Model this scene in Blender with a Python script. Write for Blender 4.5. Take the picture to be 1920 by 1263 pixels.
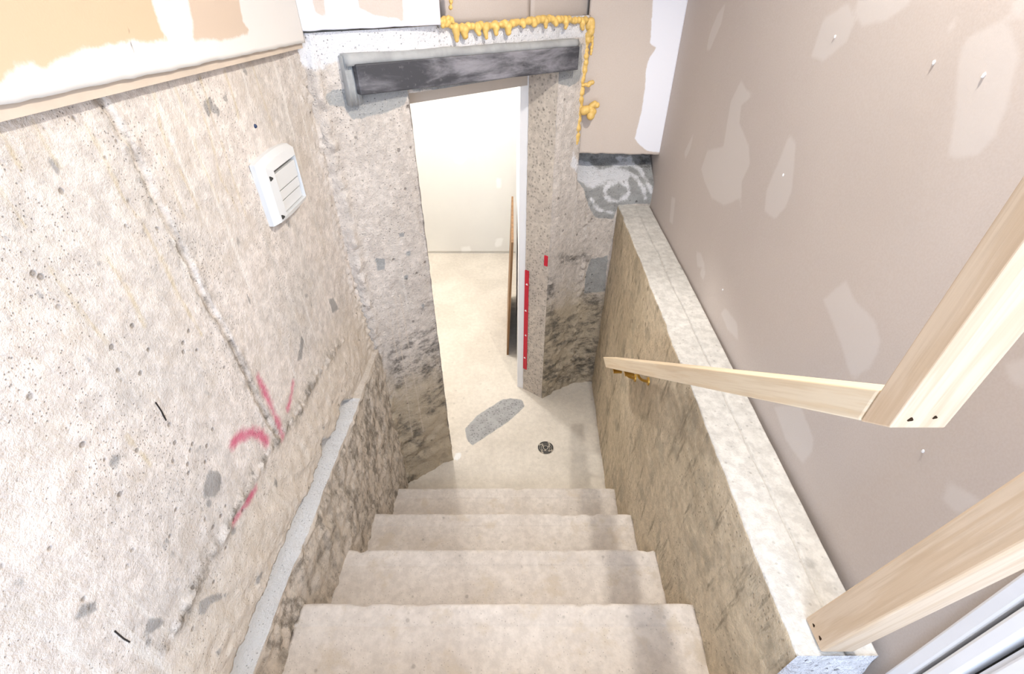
import bpy, bmesh, math, random
import numpy as np
from mathutils import Vector, Matrix

for o in list(bpy.data.objects):
    bpy.data.objects.remove(o)
scene = bpy.context.scene
C = scene.collection
random.seed(4)

# ------------------------------------------------------------------ camera
F_PX, PITCH, CAM_H = 880.0, math.radians(37.6), 2.165
cam_d = bpy.data.cameras.new('camera')
cam_d.sensor_width = 36.0
cam_d.lens = F_PX / 1920 * 36.0
cam_d.clip_start = 0.02
cam = bpy.data.objects.new('camera', cam_d)
C.objects.link(cam)
cam.location = (0, 0, CAM_H)
cam.rotation_euler = (math.pi / 2 - PITCH, 0, 0)
scene.camera = cam

# ------------------------------------------------------------------ light
LAMP_LOC = (0.56, 0.80, 2.84)
LAMP_W = 92.0
ROOM_LAMP_LOC = (-0.62, 3.05, 2.16)
ROOM_LAMP_W = 74.0
DAY_W = 46.0
world = bpy.data.worlds.new('world')
scene.world = world
world.use_nodes = True
bg = world.node_tree.nodes['Background']
bg.inputs[0].default_value = (0.80, 0.88, 1.0, 1)
bg.inputs[1].default_value = 0.35
# daylight coming in through the glazed doorway at the back of the upper landing
dl = bpy.data.lights.new('daylight', 'AREA')
dl.shape = 'RECTANGLE'; dl.size = 1.0; dl.size_y = 1.7
dl.energy = DAY_W; dl.color = (0.62, 0.76, 1.0)
dlo = bpy.data.objects.new('daylight', dl); C.objects.link(dlo)
dlo.location = (0.03, -1.08, 2.1); dlo.rotation_euler = (math.radians(90), 0, 0)

vs = scene.view_settings
vs.view_transform = 'Standard'; vs.look = 'None'; vs.gamma = 1.0
vs.use_curve_mapping = False
vs.exposure = -0.18

# ------------------------------------------------------------------ geometry of the photograph -> place
CP, SP = math.cos(PITCH), math.sin(PITCH)
def ray(u, v):
    a = (u - 960) / F_PX; b = (631.5 - v) / F_PX
    return Vector((a, CP + b * SP, -SP + b * CP))
def on_z(u, v, z):
    d = ray(u, v); s = (z - CAM_H) / d.z
    return Vector((d.x * s, d.y * s, z))
class Plane:                      # vertical plane through two plan points; coordinates (s, z)
    def __init__(self, p, q):
        self.p = Vector(p); self.q = Vector(q)
        self.t = (self.q - self.p).normalized()
        self.n = Vector((self.t.y, -self.t.x))        # right of the direction of travel
        self.L = (self.q - self.p).length
    def sz(self, u, v):
        d = ray(u, v)
        k = self.p.dot(self.n) / (d.x * self.n.x + d.y * self.n.y)
        h = Vector((d.x * k, d.y * k))
        return ((h - self.p).dot(self.t), CAM_H + d.z * k)
    def at(self, s, z, off=0.0):
        h = self.p + self.t * s + self.n * off
        return Vector((h.x, h.y, z))

# plan points
LW0, PA = (-0.625, -0.06), (-0.592, 1.505)
PB, PC, PD, PE = (-0.334, 1.680), (0.190, 2.165), (0.386, 2.305), (0.540, 2.322)
PF = (0.716, 2.335)
PBb, PR = (-0.462, 1.838), (0.072, 2.252)
ZT = 2.04                                              # top of the old concrete
RW = lambda y: 0.679 + 0.0150 * y                      # right drywall
SWB = lambda y: 0.427 + 0.0477 * y                     # right stair wall at floor level
SWT = lambda y: 0.506 + 0.0180 * y                     # right stair wall at ledge level
LEDGE = lambda y: 1.195 + 0.015 * y

# ------------------------------------------------------------------ helpers
def tag(o, label=None, cat=None, group=None, kind=None):
    if label: o['label'] = label
    if cat: o['category'] = cat
    if group: o['group'] = group
    if kind: o['kind'] = kind
    return o
def empty(name, loc=(0, 0, 0)):
    o = bpy.data.objects.new(name, None); C.objects.link(o); o.location = loc
    o.empty_display_size = 0.05
    return o
def link(name, me, mat=None, parent=None, smooth=False):
    o = bpy.data.objects.new(name, me); C.objects.link(o)
    if mat: me.materials.append(mat)
    if parent:
        o.parent = parent
        o.matrix_parent_inverse = Matrix.Translation(-Vector(parent.location)) if parent.type == 'EMPTY' else Matrix()
    if smooth:
        me.polygons.foreach_set('use_smooth', [True] * len(me.polygons))
    return o
def from_bm(name, bm, mat, parent=None, smooth=False):
    me = bpy.data.meshes.new(name)
    bmesh.ops.recalc_face_normals(bm, faces=bm.faces)
    bm.to_mesh(me); bm.free()
    return link(name, me, mat, parent, smooth)
def bevel(bm, w, seg=2):
    bmesh.ops.bevel(bm, geom=list(bm.edges), offset=w, segments=seg, affect='EDGES', profile=0.5)
def box_bm(x0, x1, y0, y1, z0, z1, bev=0.0, bm=None):
    b = bm or bmesh.new()
    vs_ = [b.verts.new(p) for p in [(x0,y0,z0),(x1,y0,z0),(x1,y1,z0),(x0,y1,z0),(x0,y0,z1),(x1,y0,z1),(x1,y1,z1),(x0,y1,z1)]]
    for f in [(0,3,2,1),(4,5,6,7),(0,1,5,4),(1,2,6,5),(2,3,7,6),(3,0,4,7)]:
        b.faces.new([vs_[i] for i in f])
    if bev: bevel(b, bev)
    return b
def prism_bm(poly, z0, z1, bev=0.0):                   # plan polygon extruded upward
    b = bmesh.new()
    lo = [b.verts.new((p[0], p[1], z0)) for p in poly]
    hi = [b.verts.new((p[0], p[1], z1)) for p in poly]
    b.faces.new(lo[::-1]); b.faces.new(hi)
    n = len(poly)
    for i in range(n):
        b.faces.new([lo[i], lo[(i+1) % n], hi[(i+1) % n], hi[i]])
    if bev: bevel(b, bev)
    return b

# numpy noise
_tab = np.random.RandomState(7).rand(256, 256)
def vn(x, y, seed=0):
    x = x + seed * 17.31; y = y + seed * 9.77
    xi = np.floor(x).astype(int); yi = np.floor(y).astype(int)
    fx = x - xi; fy = y - yi
    fx = fx * fx * (3 - 2 * fx); fy = fy * fy * (3 - 2 * fy)
    g = lambda i, j: _tab[(xi + i) % 256, (yi + j) % 256]
    return (g(0,0)*(1-fx)+g(1,0)*fx)*(1-fy) + (g(0,1)*(1-fx)+g(1,1)*fx)*fy
def fbm(x, y, f=1.0, oct=4, seed=0):
    r = 0; a = 1; t = 0
    for k in range(oct):
        r = r + a * (vn(x * f, y * f, seed + k) - 0.5) * 2; t += a
        a *= 0.5; f *= 2.03
    return r / t
def sd_poly(P, poly):                                  # positive inside
    poly = np.array(poly, float); n = len(poly)
    d = np.full(len(P), 1e9); ins = np.zeros(len(P), bool)
    for i in range(n):
        a = poly[i]; b = poly[(i+1) % n]; e = b - a
        w = P - a
        t = np.clip((w @ e) / max(e @ e, 1e-12), 0, 1)
        q = w - t[:, None] * e
        d = np.minimum(d, np.sqrt((q * q).sum(1)))
        c = (a[1] > P[:, 1]) != (b[1] > P[:, 1])
        with np.errstate(divide='ignore', invalid='ignore'):
            xx = (b[0]-a[0]) * (P[:, 1]-a[1]) / (b[1]-a[1] + 1e-15) + a[0]
        ins ^= c & (P[:, 0] < xx)
    return np.where(ins, d, -d)
def sd_line(P, pts, w):
    pts = np.array(pts, float); d = np.full(len(P), 1e9)
    for a, b in zip(pts[:-1], pts[1:]):
        e = b - a; ww = P - a
        t = np.clip((ww @ e) / max(e @ e, 1e-12), 0, 1)
        q = ww - t[:, None] * e
        d = np.minimum(d, np.sqrt((q * q).sum(1)))
    return w - d
def attr(me, name, vals):
    a = me.attributes.new(name, 'FLOAT', 'POINT')
    a.data.foreach_set('value', np.clip(np.asarray(vals, np.float32), -0.2, 0.2))
def grid_mesh(name, X, Y, Z, drop=None):
    ny, nx = X.shape
    co = np.stack([X, Y, Z], -1).reshape(-1, 3)
    i = np.arange(ny * nx).reshape(ny, nx)
    q = np.stack([i[:-1, :-1], i[:-1, 1:], i[1:, 1:], i[1:, :-1]], -1).reshape(-1, 4)
    if drop is not None: q = q[~drop.reshape(-1)]
    me = bpy.data.meshes.new(name)
    me.vertices.add(len(co)); me.vertices.foreach_set('co', co.ravel())
    me.loops.add(len(q) * 4); me.loops.foreach_set('vertex_index', q.ravel())
    me.polygons.add(len(q))
    me.polygons.foreach_set('loop_start', np.arange(len(q)) * 4)
    me.polygons.foreach_set('loop_total', np.full(len(q), 4))
    me.update(calc_edges=True); me.validate()
    return me
MASKS = ['m_white', 'm_grey', 'm_dark', 'm_tint', 'm_paint', 'm_line']
class Feat:                                            # collects shapes in the surface's own coordinates
    def __init__(self, P, conv): self.P = P; self.conv = conv; self.m = {k: np.full(len(P), -0.2) for k in MASKS}
    def poly(self, k, pts, grow=0.0):
        self.m[k] = np.maximum(self.m[k], sd_poly(self.P, [self.conv(*p) for p in pts]) + grow)
    def line(self, k, pts, w):
        self.m[k] = np.maximum(self.m[k], sd_line(self.P, [self.conv(*p) for p in pts], w))
    def raw(self, k, v): self.m[k] = np.maximum(self.m[k], v)
    def write(self, me):
        for k, v in self.m.items(): attr(me, k, v)
def z1(u, v): return (u / 2.5263, v / 2.5263)          # crops used while measuring the photograph
def z2(u, v): return (540 + u / 2.5263, v / 2.5263)
def z3(u, v): return (1200 + u / 2.5263, v / 2.5263)
def z4(u, v): return (u / 2.5263, 480 + v / 2.5263)
def z5(u, v): return (560 + u / 2.5263, 420 + v / 2.5263)
def z6(u, v): return (1080 + u / 2.2857, 500 + v / 2.2857)
def zb(u, v): return (u / 3.134, 860 + v / 3.134)
def mp(f, pts): return [f(*p) for p in pts]

# ------------------------------------------------------------------ materials
def srgb(r, g, b):
    f = lambda c: (c / 255 / 12.92) if c / 255 <= 0.04045 else ((c / 255 + 0.055) / 1.055) ** 2.4
    return (f(r), f(g), f(b), 1)
class NT:
    def __init__(self, name):
        self.mat = bpy.data.materials.new(name); self.mat.use_nodes = True
        self.t = self.mat.node_tree; self.N = self.t.nodes; self.L = self.t.links
        self.p = self.N['Principled BSDF']
        self.co = self.N.new('ShaderNodeTexCoord').outputs['Object']
    def node(self, kind, **kw):
        n = self.N.new(kind)
        for k, v in kw.items(): setattr(n, k, v)
        return n
    def put(self, sock, v):
        if hasattr(v, 'links'): self.L.new(v, sock)
        else: sock.default_value = v
    def mapping(self, sc, rot=(0, 0, 0)):
        n = self.node('ShaderNodeMapping'); self.L.new(self.co, n.inputs[0])
        n.inputs['Scale'].default_value = sc; n.inputs['Rotation'].default_value = rot
        return n.outputs[0]
    def noise(self, scale, detail=4, rough=0.55, vec=None, dist=0.0):
        n = self.node('ShaderNodeTexNoise'); self.L.new(vec or self.co, n.inputs['Vector'])
        n.inputs['Scale'].default_value = scale; n.inputs['Detail'].default_value = detail
        n.inputs['Roughness'].default_value = rough; n.inputs['Distortion'].default_value = dist
        return n.outputs['Fac']
    def voro(self, scale, vec=None):
        n = self.node('ShaderNodeTexVoronoi'); self.L.new(vec or self.co, n.inputs['Vector'])
        n.inputs['Scale'].default_value = scale
        return n.outputs['Distance'], n.outputs['Color']
    def math(self, op, a, b=0.0, c=0.0):
        n = self.node('ShaderNodeMath', operation=op)
        for s, v in zip(n.inputs, (a, b, c)): self.put(s, v)
        return n.outputs[0]
    def step(self, x, lo, hi, a=0.0, b=1.0):
        n = self.node('ShaderNodeMapRange', interpolation_type='SMOOTHSTEP')
        self.put(n.inputs['Value'], x)
        for k, v in (('From Min', lo), ('From Max', hi), ('To Min', a), ('To Max', b)): self.put(n.inputs[k], v)
        return n.outputs[0]
    def mix(self, fac, a, b, mode='MIX'):
        n = self.node('ShaderNodeMix', data_type='RGBA', blend_type=mode)
        self.put(n.inputs[0], fac); self.put(n.inputs[6], a); self.put(n.inputs[7], b)
        return n.outputs[2]
    def attr(self, name):
        return self.node('ShaderNodeAttribute', attribute_name=name).outputs['Fac']
    def bump(self, h, strength, dist, prev=None):
        n = self.node('ShaderNodeBump'); n.inputs['Strength'].default_value = strength
        n.inputs['Distance'].default_value = dist; self.L.new(h, n.inputs['Height'])
        if prev: self.L.new(prev, n.inputs['Normal'])
        return n.outputs[0]
    def done(self, col, rough=0.85, normal=None, spec=0.25):
        self.put(self.p.inputs['Base Color'], col); self.put(self.p.inputs['Roughness'], rough)
        self.p.inputs['Specular IOR Level'].default_value = spec
        if normal: self.L.new(normal, self.p.inputs['Normal'])
        return self.mat
def concrete(name, c1, c2, masks=(), pit=0.6, pit_scale=75, streak=0.0, mottled=None, coarse=0.0, bump=0.5, grime=None, speck=0.14, pbig=0.24, agg=None, dscale=(14, 14, 26)):
    m = NT(name)
    n1 = m.noise(2.6, 4, 0.62)
    col = m.mix(m.step(n1, 0.36, 0.66), c1, c2)
    n2 = m.noise(38, 3, 0.7)
    col = m.mix(m.step(n2, 0.30, 0.72, 0.0, 1.0), m.mix(1.0, col, (1 - speck * 1.3, 1 - speck * 1.35, 1 - speck * 1.4, 1), 'MULTIPLY'), m.mix(1.0, col, (1 + speck * 0.6, 1 + speck * 0.6, 1 + speck * 0.55, 1), 'MULTIPLY'))
    if mottled:
        n3 = m.noise(9, 5, 0.68)
        col = m.mix(m.step(n3, 0.52, 0.66, 0.0, 0.75), col, mottled)
    if grime:                                          # dirt drawn out along the form boards
        n5 = m.noise(1.0, 5, 0.72, vec=m.mapping(grime[1], grime[2] if len(grime) > 2 else (0, 0, 0)))
        col = m.mix(m.step(n5, 0.53, 0.70, 0.0, 0.8), col, grime[0])
    if streak:
        n4 = m.noise(1.0, 2, 0.5, vec=m.mapping((34, 34, 1.3)))
        col = m.mix(m.step(n4, 0.60, 0.72, 0.0, streak), col, (0.80, 0.76, 0.70, 1))
        n4b = m.noise(1.0, 2, 0.5, vec=m.mapping((22, 22, 0.9), (0, 0, 1.1)))
        col = m.mix(m.step(n4b, 0.58, 0.74, 0.0, streak * 0.8), col, (0.55, 0.51, 0.46, 1))
    edge = m.noise(24, 4, 0.7)
    for k, colr, w, amp, op in masks:
        a = m.attr(k)
        a = m.math('ADD', a, m.math('MULTIPLY', m.math('SUBTRACT', edge, 0.5), amp))
        f = m.step(a, -w, w, 0.0, op)
        if k == 'm_dark':
            f = m.math('MULTIPLY', f, m.step(m.noise(1.0, 5, 0.74, vec=m.mapping(dscale)), 0.40, 0.64))
        elif k == 'm_grey':
            colr = m.mix(m.step(m.noise(16, 5, 0.6), 0.35, 0.7), colr, m.mix(1.0, colr, (0.78, 0.78, 0.78, 1), 'MULTIPLY'))
        col = m.mix(f, col, colr)
    if agg:
        vd, vc_ = m.voro(85)
        sp_ = m.node('ShaderNodeSeparateColor'); m.L.new(vc_, sp_.inputs[0])
        stones = m.math('MULTIPLY', m.step(sp_.outputs[1], 0.35, 0.8), m.step(vd, 0.30, 0.55, 1.0, 0.0))
        where = m.step(m.attr('m_grey'), -0.003, 0.003) if agg == 'grey' else 1.0
        col = m.mix(m.math('MULTIPLY', m.math('MULTIPLY', stones, where), 0.75), col, m.mix(1.0, col, (0.50, 0.50, 0.50, 1), 'MULTIPLY'))
    d, c = m.voro(pit_scale)
    big, bc = m.voro(pit_scale * pbig)
    sep = m.node('ShaderNodeSeparateColor'); m.L.new(c, sep.inputs[0])
    sep2 = m.node('ShaderNodeSeparateColor'); m.L.new(bc, sep2.inputs[0])
    pits = m.math('MULTIPLY', m.step(d, 0.10, 0.24, 1.0, 0.0), m.step(sep.outputs[0], 0.56, 0.62))
    pb = m.math('MULTIPLY', m.step(m.math('ADD', big, m.math('MULTIPLY', n2, 0.12)), 0.15, 0.26, 1.0, 0.0), m.step(sep2.outputs[0], 0.80, 0.84))
    allp = m.math('MAXIMUM', pits, pb)
    col = m.mix(m.math('MULTIPLY', allp, pit), col, m.mix(1.0, col, (0.46, 0.45, 0.44, 1), 'MULTIPLY'))
    h = m.math('SUBTRACT', m.math('ADD', m.math('MULTIPLY', n2, 0.6), m.math('MULTIPLY', m.noise(120, 3, 0.8), 1.0)), m.math('MULTIPLY', allp, 1.0 * pit))
    nb = m.bump(h, bump, 0.007)
    if coarse:
        nb = m.bump(m.noise(26, 4, 0.75), coarse, 0.02, nb)
    return m.done(col, 0.9, nb, 0.2)
def drywall(name, paper, masks, bumpy=0.08):
    m = NT(name)
    n1 = m.noise(1.6, 5, 0.6)
    col = m.mix(m.step(n1, 0.35, 0.7), paper, m.mix(1.0, paper, (0.95, 0.95, 0.96, 1), 'MULTIPLY'))
    col = m.mix(m.step(m.noise(260, 2, 0.5), 0.3, 0.7, 0, 0.12), col, (0.75, 0.72, 0.70, 1))
    edge = m.noise(30, 4, 0.72)
    for k, colr, w, amp, op in masks:
        a = m.math('ADD', m.attr(k), m.math('MULTIPLY', m.math('SUBTRACT', edge, 0.5), amp))
        col = m.mix(m.step(a, -w, w, 0.0, op), col, colr)
    nb = m.bump(m.noise(300, 2, 0.6), bumpy, 0.002)
    nb = m.bump(m.noise(7, 2, 0.6), 0.10, 0.01, nb)
    return m.done(col, 0.8, nb, 0.25)
def plain(name, col, rough=0.5, spec=0.4, metal=0.0, nscale=0, namp=0.1, bump=0.0):
    m = NT(name)
    c = col
    nb = None
    if nscale:
        n = m.noise(nscale, 5, 0.6)
        c = m.mix(m.step(n, 0.3, 0.7), m.mix(1.0, col, (1 - namp, 1 - namp, 1 - namp, 1), 'MULTIPLY'), col)
        if bump: nb = m.bump(n, bump, 0.004)
    m.p.inputs['Metallic'].default_value = metal
    return m.done(c, rough, nb, spec)
def wood(name, c1, c2, c3):
    m = NT(name)                                       # grain runs along local X
    n0 = m.noise(1.0, 4, 0.55, vec=m.mapping((1.6, 26, 26)), dist=0.4)
    n1 = m.noise(1.0, 5, 0.6, vec=m.mapping((5, 170, 170)))
    w = m.math('SINE', m.math('MULTIPLY', n0, 26.0))
    col = m.mix(m.step(w, -0.4, 1.0), c1, c2)
    col = m.mix(m.step(n1, 0.42, 0.72, 0.0, 0.55), col, c3)
    return m.done(col, 0.55, m.bump(n1, 0.12, 0.002), 0.35)

M = {}
GREYM = srgb(150, 150, 148)
M['left'] = concrete('left_wall_concrete', srgb(224, 214, 205), srgb(210, 202, 194), pit=0.8, pit_scale=150, streak=0.55, speck=0.15, mottled=srgb(200, 189, 177), dscale=(26, 26, 12), masks=[
    ('m_tint', srgb(206, 191, 170), 0.05, 0.14, 0.5),
    ('m_white', srgb(208, 206, 203), 0.004, 0.010, 0.95),
    ('m_grey', srgb(150, 147, 143), 0.004, 0.026, 0.8),
    ('m_dark', srgb(98, 91, 80), 0.022, 0.08, 0.8),
    ('m_line', srgb(196, 178, 140), 0.004, 0.012, 0.55),
    ('m_paint', srgb(200, 84, 116), 0.012, 0.034, 0.85)], bump=0.6)
M['back'] = concrete('back_wall_concrete', srgb(216, 206, 196), srgb(202, 192, 182), pit=0.8, pit_scale=110, streak=0.3, masks=[
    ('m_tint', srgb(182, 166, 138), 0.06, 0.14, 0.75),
    ('m_grey', srgb(162, 163, 161), 0.003, 0.022, 0.9),
    ('m_dark', srgb(80, 77, 72), 0.035, 0.12, 0.85),
    ('m_white', srgb(230, 229, 230), 0.007, 0.045, 0.85),
    ('m_line', srgb(214, 200, 184), 0.003, 0.006, 0.6)], coarse=0.45, bump=0.7)
M['reveal'] = concrete('cut_concrete', srgb(204, 193, 180), srgb(190, 179, 168), pit=0.9, pit_scale=120, agg='all', bump=0.4)
M['stairwall'] = concrete('stair_side_concrete', srgb(208, 192, 167), srgb(193, 177, 152), pit=0.6, pit_scale=70,
    grime=(srgb(128, 118, 100), (22, 22, 4.0)), mottled=srgb(166, 154, 134), bump=0.6)
M['ledge'] = concrete('ledge_concrete', srgb(212, 208, 201), srgb(200, 196, 189), pit=0.4, pit_scale=60, bump=0.35)
M['broken'] = concrete('broken_concrete', srgb(228, 226, 228), srgb(200, 198, 202), pit=0.7, pit_scale=50, coarse=0.8, bump=0.8)
M['step'] = concrete('step_concrete', srgb(218, 209, 200), srgb(206, 196, 186), pit=0.5, pit_scale=120, speck=0.09, mottled=srgb(200, 187, 170), bump=0.3)
M['floor'] = concrete('floor_concrete', srgb(220, 211, 198), srgb(208, 199, 186), pit=0.25, pit_scale=80, speck=0.06, agg='grey', masks=[
    ('m_grey', srgb(160, 160, 160), 0.004, 0.014, 0.9),
    ('m_white', srgb(235, 234, 231), 0.005, 0.03, 0.9),
    ('m_dark', srgb(120, 110, 98), 0.01, 0.04, 0.6)], bump=0.25)
M['dry_right'] = drywall('right_drywall', srgb(198, 186, 177), [('m_white', srgb(212, 204, 198), 0.006, 0.010, 0.7)])
M['dry_back'] = drywall('back_drywall', srgb(205, 191, 178), [('m_white', srgb(238, 238, 243), 0.003, 0.012, 0.97), ('m_grey', srgb(178, 164, 152), 0.004, 0.012, 0.8)])
M['dry_left'] = drywall('left_drywall', srgb(224, 219, 212), [('m_tint', srgb(205, 178, 146), 0.004, 0.020, 0.95), ('m_grey', srgb(200, 178, 156), 0.004, 0.018, 0.9), ('m_dark', srgb(50, 46, 44), 0.0015, 0.002, 0.9)])
M['dry_room'] = drywall('room_drywall', srgb(226, 223, 216), [('m_white', srgb(240, 238, 234), 0.01, 0.02, 0.8)])
M['white'] = plain('white_paint', srgb(236, 235, 236), 0.5, 0.4, nscale=6, namp=0.04)
M['ceil'] = plain('ceiling_white', srgb(238, 236, 232), 0.8, 0.2, nscale=4, namp=0.03)
M['plastic'] = plain('white_plastic', srgb(214, 214, 212), 0.35, 0.5)
M['slot'] = plain('dark_gap', srgb(58, 56, 52), 0.8, 0.2)
M['black'] = plain('black_plastic', srgb(30, 30, 31), 0.45, 0.5)
M['hole'] = plain('drilled_hole', srgb(58, 42, 28), 0.9, 0.1)
M['recess_shade'] = concrete('shaded_recess_concrete', srgb(112, 100, 86), srgb(92, 82, 70), pit=0.4, masks=[('m_white', srgb(232, 231, 233), 0.012, 0.06, 0.92)], bump=0.6)  # concrete coloured dark to stand for the shade inside the recess
M['foam'] = plain('yellow_foam', srgb(236, 196, 112), 0.45, 0.5, nscale=22, namp=0.22, bump=0.25)
M['brass'] = plain('brass', srgb(190, 150, 70), 0.35, 0.5, metal=0.9)
M['mortar'] = plain('grey_mortar', srgb(172, 172, 170), 0.9, 0.2, nscale=18, namp=0.2, bump=0.4)
M['red'] = plain('red_tape', srgb(200, 30, 52), 0.5, 0.4, nscale=20, namp=0.1)
M['pine'] = wood('pine', srgb(216, 193, 166), srgb(208, 182, 152), srgb(192, 164, 133))
M['pine_pale'] = wood('pale_pine', srgb(234, 216, 188), srgb(228, 206, 174), srgb(214, 190, 156))
M['ply'] = wood('plywood', srgb(146, 110, 74), srgb(126, 93, 60), srgb(104, 76, 48))
M['lamp'] = plain('lamp_glass', srgb(250, 246, 238), 0.4)
M['lamp'].node_tree.nodes['Principled BSDF'].inputs['Emission Color'].default_value = (1, 0.93, 0.82, 1)
M['lamp'].node_tree.nodes['Principled BSDF'].inputs['Emission Strength'].default_value = 4.0
def steel_mat():
    m = NT('primed_steel')
    n = m.noise(1.0, 6, 0.65, vec=m.mapping((4, 4, 16)), dist=0.3)
    col = m.mix(m.step(n, 0.38, 0.68), srgb(70, 70, 74), srgb(150, 148, 153))
    n2 = m.noise(60, 4, 0.6)
    col = m.mix(m.step(n2, 0.60, 0.74, 0, 0.25), col, srgb(168, 166, 166))
    m.p.inputs['Metallic'].default_value = 0.15
    return m.done(col, 0.55, m.bump(n, 0.1, 0.003), 0.4)
M['steel'] = steel_mat()

# ================================================================== STRUCTURE
def wall_grid(name, pts, zs, ds, hfun, feats, mat, parent=None, drop=None, conv=None):
    """rough wall along a plan polyline; hfun(s, z) = how far the surface stands out towards the stairwell"""
    segs = [Plane(a, b) for a, b in zip(pts[:-1], pts[1:])]
    S, PX, PY, NX, NY = [], [], [], [], []
    s0 = 0
    for k, sg in enumerate(segs):
        n = max(2, int(round(sg.L / ds)))
        for j in range(n + (1 if k == len(segs) - 1 else 0)):
            t = sg.L * j / n
            nn = sg.n
            if j == 0 and k > 0: nn = (segs[k-1].n + sg.n).normalized()
            p = sg.p + sg.t * t
            S.append(s0 + t); PX.append(p.x); PY.append(p.y); NX.append(nn.x); NY.append(nn.y)
        s0 += sg.L
    S, PX, PY, NX, NY = map(np.array, (S, PX, PY, NX, NY))
    zs = np.array(zs)
    SS, ZZ = np.meshgrid(S, zs)
    h = hfun(SS, ZZ)
    X = PX[None, :] + NX[None, :] * h; Y = PY[None, :] + NY[None, :] * h
    dr = None
    if drop is not None:
        sc = (SS[:-1, :-1] + SS[1:, 1:]) / 2; zc = (ZZ[:-1, :-1] + ZZ[1:, 1:]) / 2
        dr = drop(sc, zc)
    me = grid_mesh(name, X, Y, ZZ, dr)
    if feats:
        fe = Feat(np.stack([SS.ravel(), ZZ.ravel()], -1), conv)
        feats(fe, SS.ravel(), ZZ.ravel())
        fe.write(me)
    return link(name, me, mat, parent, smooth=True)

# ---- left wall: old board-formed concrete with a broken-off lower edge and a bench below it
PL = Plane(LW0, PA)
JA = [z1(460, 450), z1(560, 590), z1(640, 720), z1(720, 900), z1(800, 1050), z1(900, 1250), z4(960, 170), z4(1060, 340), z4(1150, 520), z4(1230, 710), z4(1310, 850)]
JB = [z4(1617, 400), z4(1500, 560), z4(1420, 720), z4(1310, 870), z4(1200, 1050), z4(1090, 1240), zb(1340, 400), zb(1200, 640), zb(1080, 920), zb(960, 1120)]
def left_h(S, Z):
    P = np.stack([S.ravel(), Z.ravel()], -1)
    h = 0.004 * fbm(S, Z, 2.5, 3, 1) + 0.0022 * fbm(S, Z, 30, 4, 2)
    ja = sd_line(P, [PL.sz(*p) for p in JA], 0.0).reshape(S.shape)
    jb = sd_line(P, [PL.sz(*p) for p in JB], 0.0).reshape(S.shape)
    rg = 0.5 + 0.5 * fbm(S, Z, 60, 3, 5)
    h += np.exp(-((ja + 0.008) / 0.008) ** 2) * 0.012 * np.clip(rg - 0.35, 0, 1) - np.exp(-(ja / 0.006) ** 2) * 0.010
    h += np.exp(-(jb / 0.014) ** 2) * 0.020 * np.clip(rg - 0.30, 0, 1)
    # band between the pour joint and the broken edge swells outwards
    t = np.clip((1.20 - Z) / 0.22, 0, 1)
    h += 0.018 * t * t * (3 - 2 * t) + (0.006 * fbm(S + 1.4 * Z, Z * 0.5, 14, 4, 8) + 0.004 * fbm(S, Z, 50, 3, 9)) * np.clip(t * 2, 0, 1)
    # corner swelling
    e = np.clip((S - PL.L + 0.07) / 0.07, 0, 1)
    h += e * (0.002 + 0.022 * np.abs(fbm(S, Z, 38, 3, 11)))
    zr = left_edge(S)
    under = Z < zr
    h = np.where(under, 0.0015 * fbm(S, Z, 20, 2, 3) - 0.012, h)
    low = Z < 0.940
    rough = 0.012 * fbm(S, Z, 9, 4, 21) + 0.008 * fbm(S, Z, 40, 3, 22)
    close = np.clip((PL.L - 0.06 - S) / 0.16, 0, 1)
    h = np.where(low, 0.040 + rough * np.clip((0.945 - Z) / 0.02, 0.15, 1), h)
    return h
def left_edge(S):
    base = 0.985 + 0.020 * fbm(S, S * 0 + 3.3, 7, 3, 31) + 0.010 * fbm(S, S * 0 + 1.3, 40, 3, 33)
    notch = 0.045 * np.exp(-((S - 1.02) / 0.018) ** 2)
    close = np.clip((S - 1.22) / 0.12, 0, 1)
    return (base + notch) * (1 - close) + 0.90 * close
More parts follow.
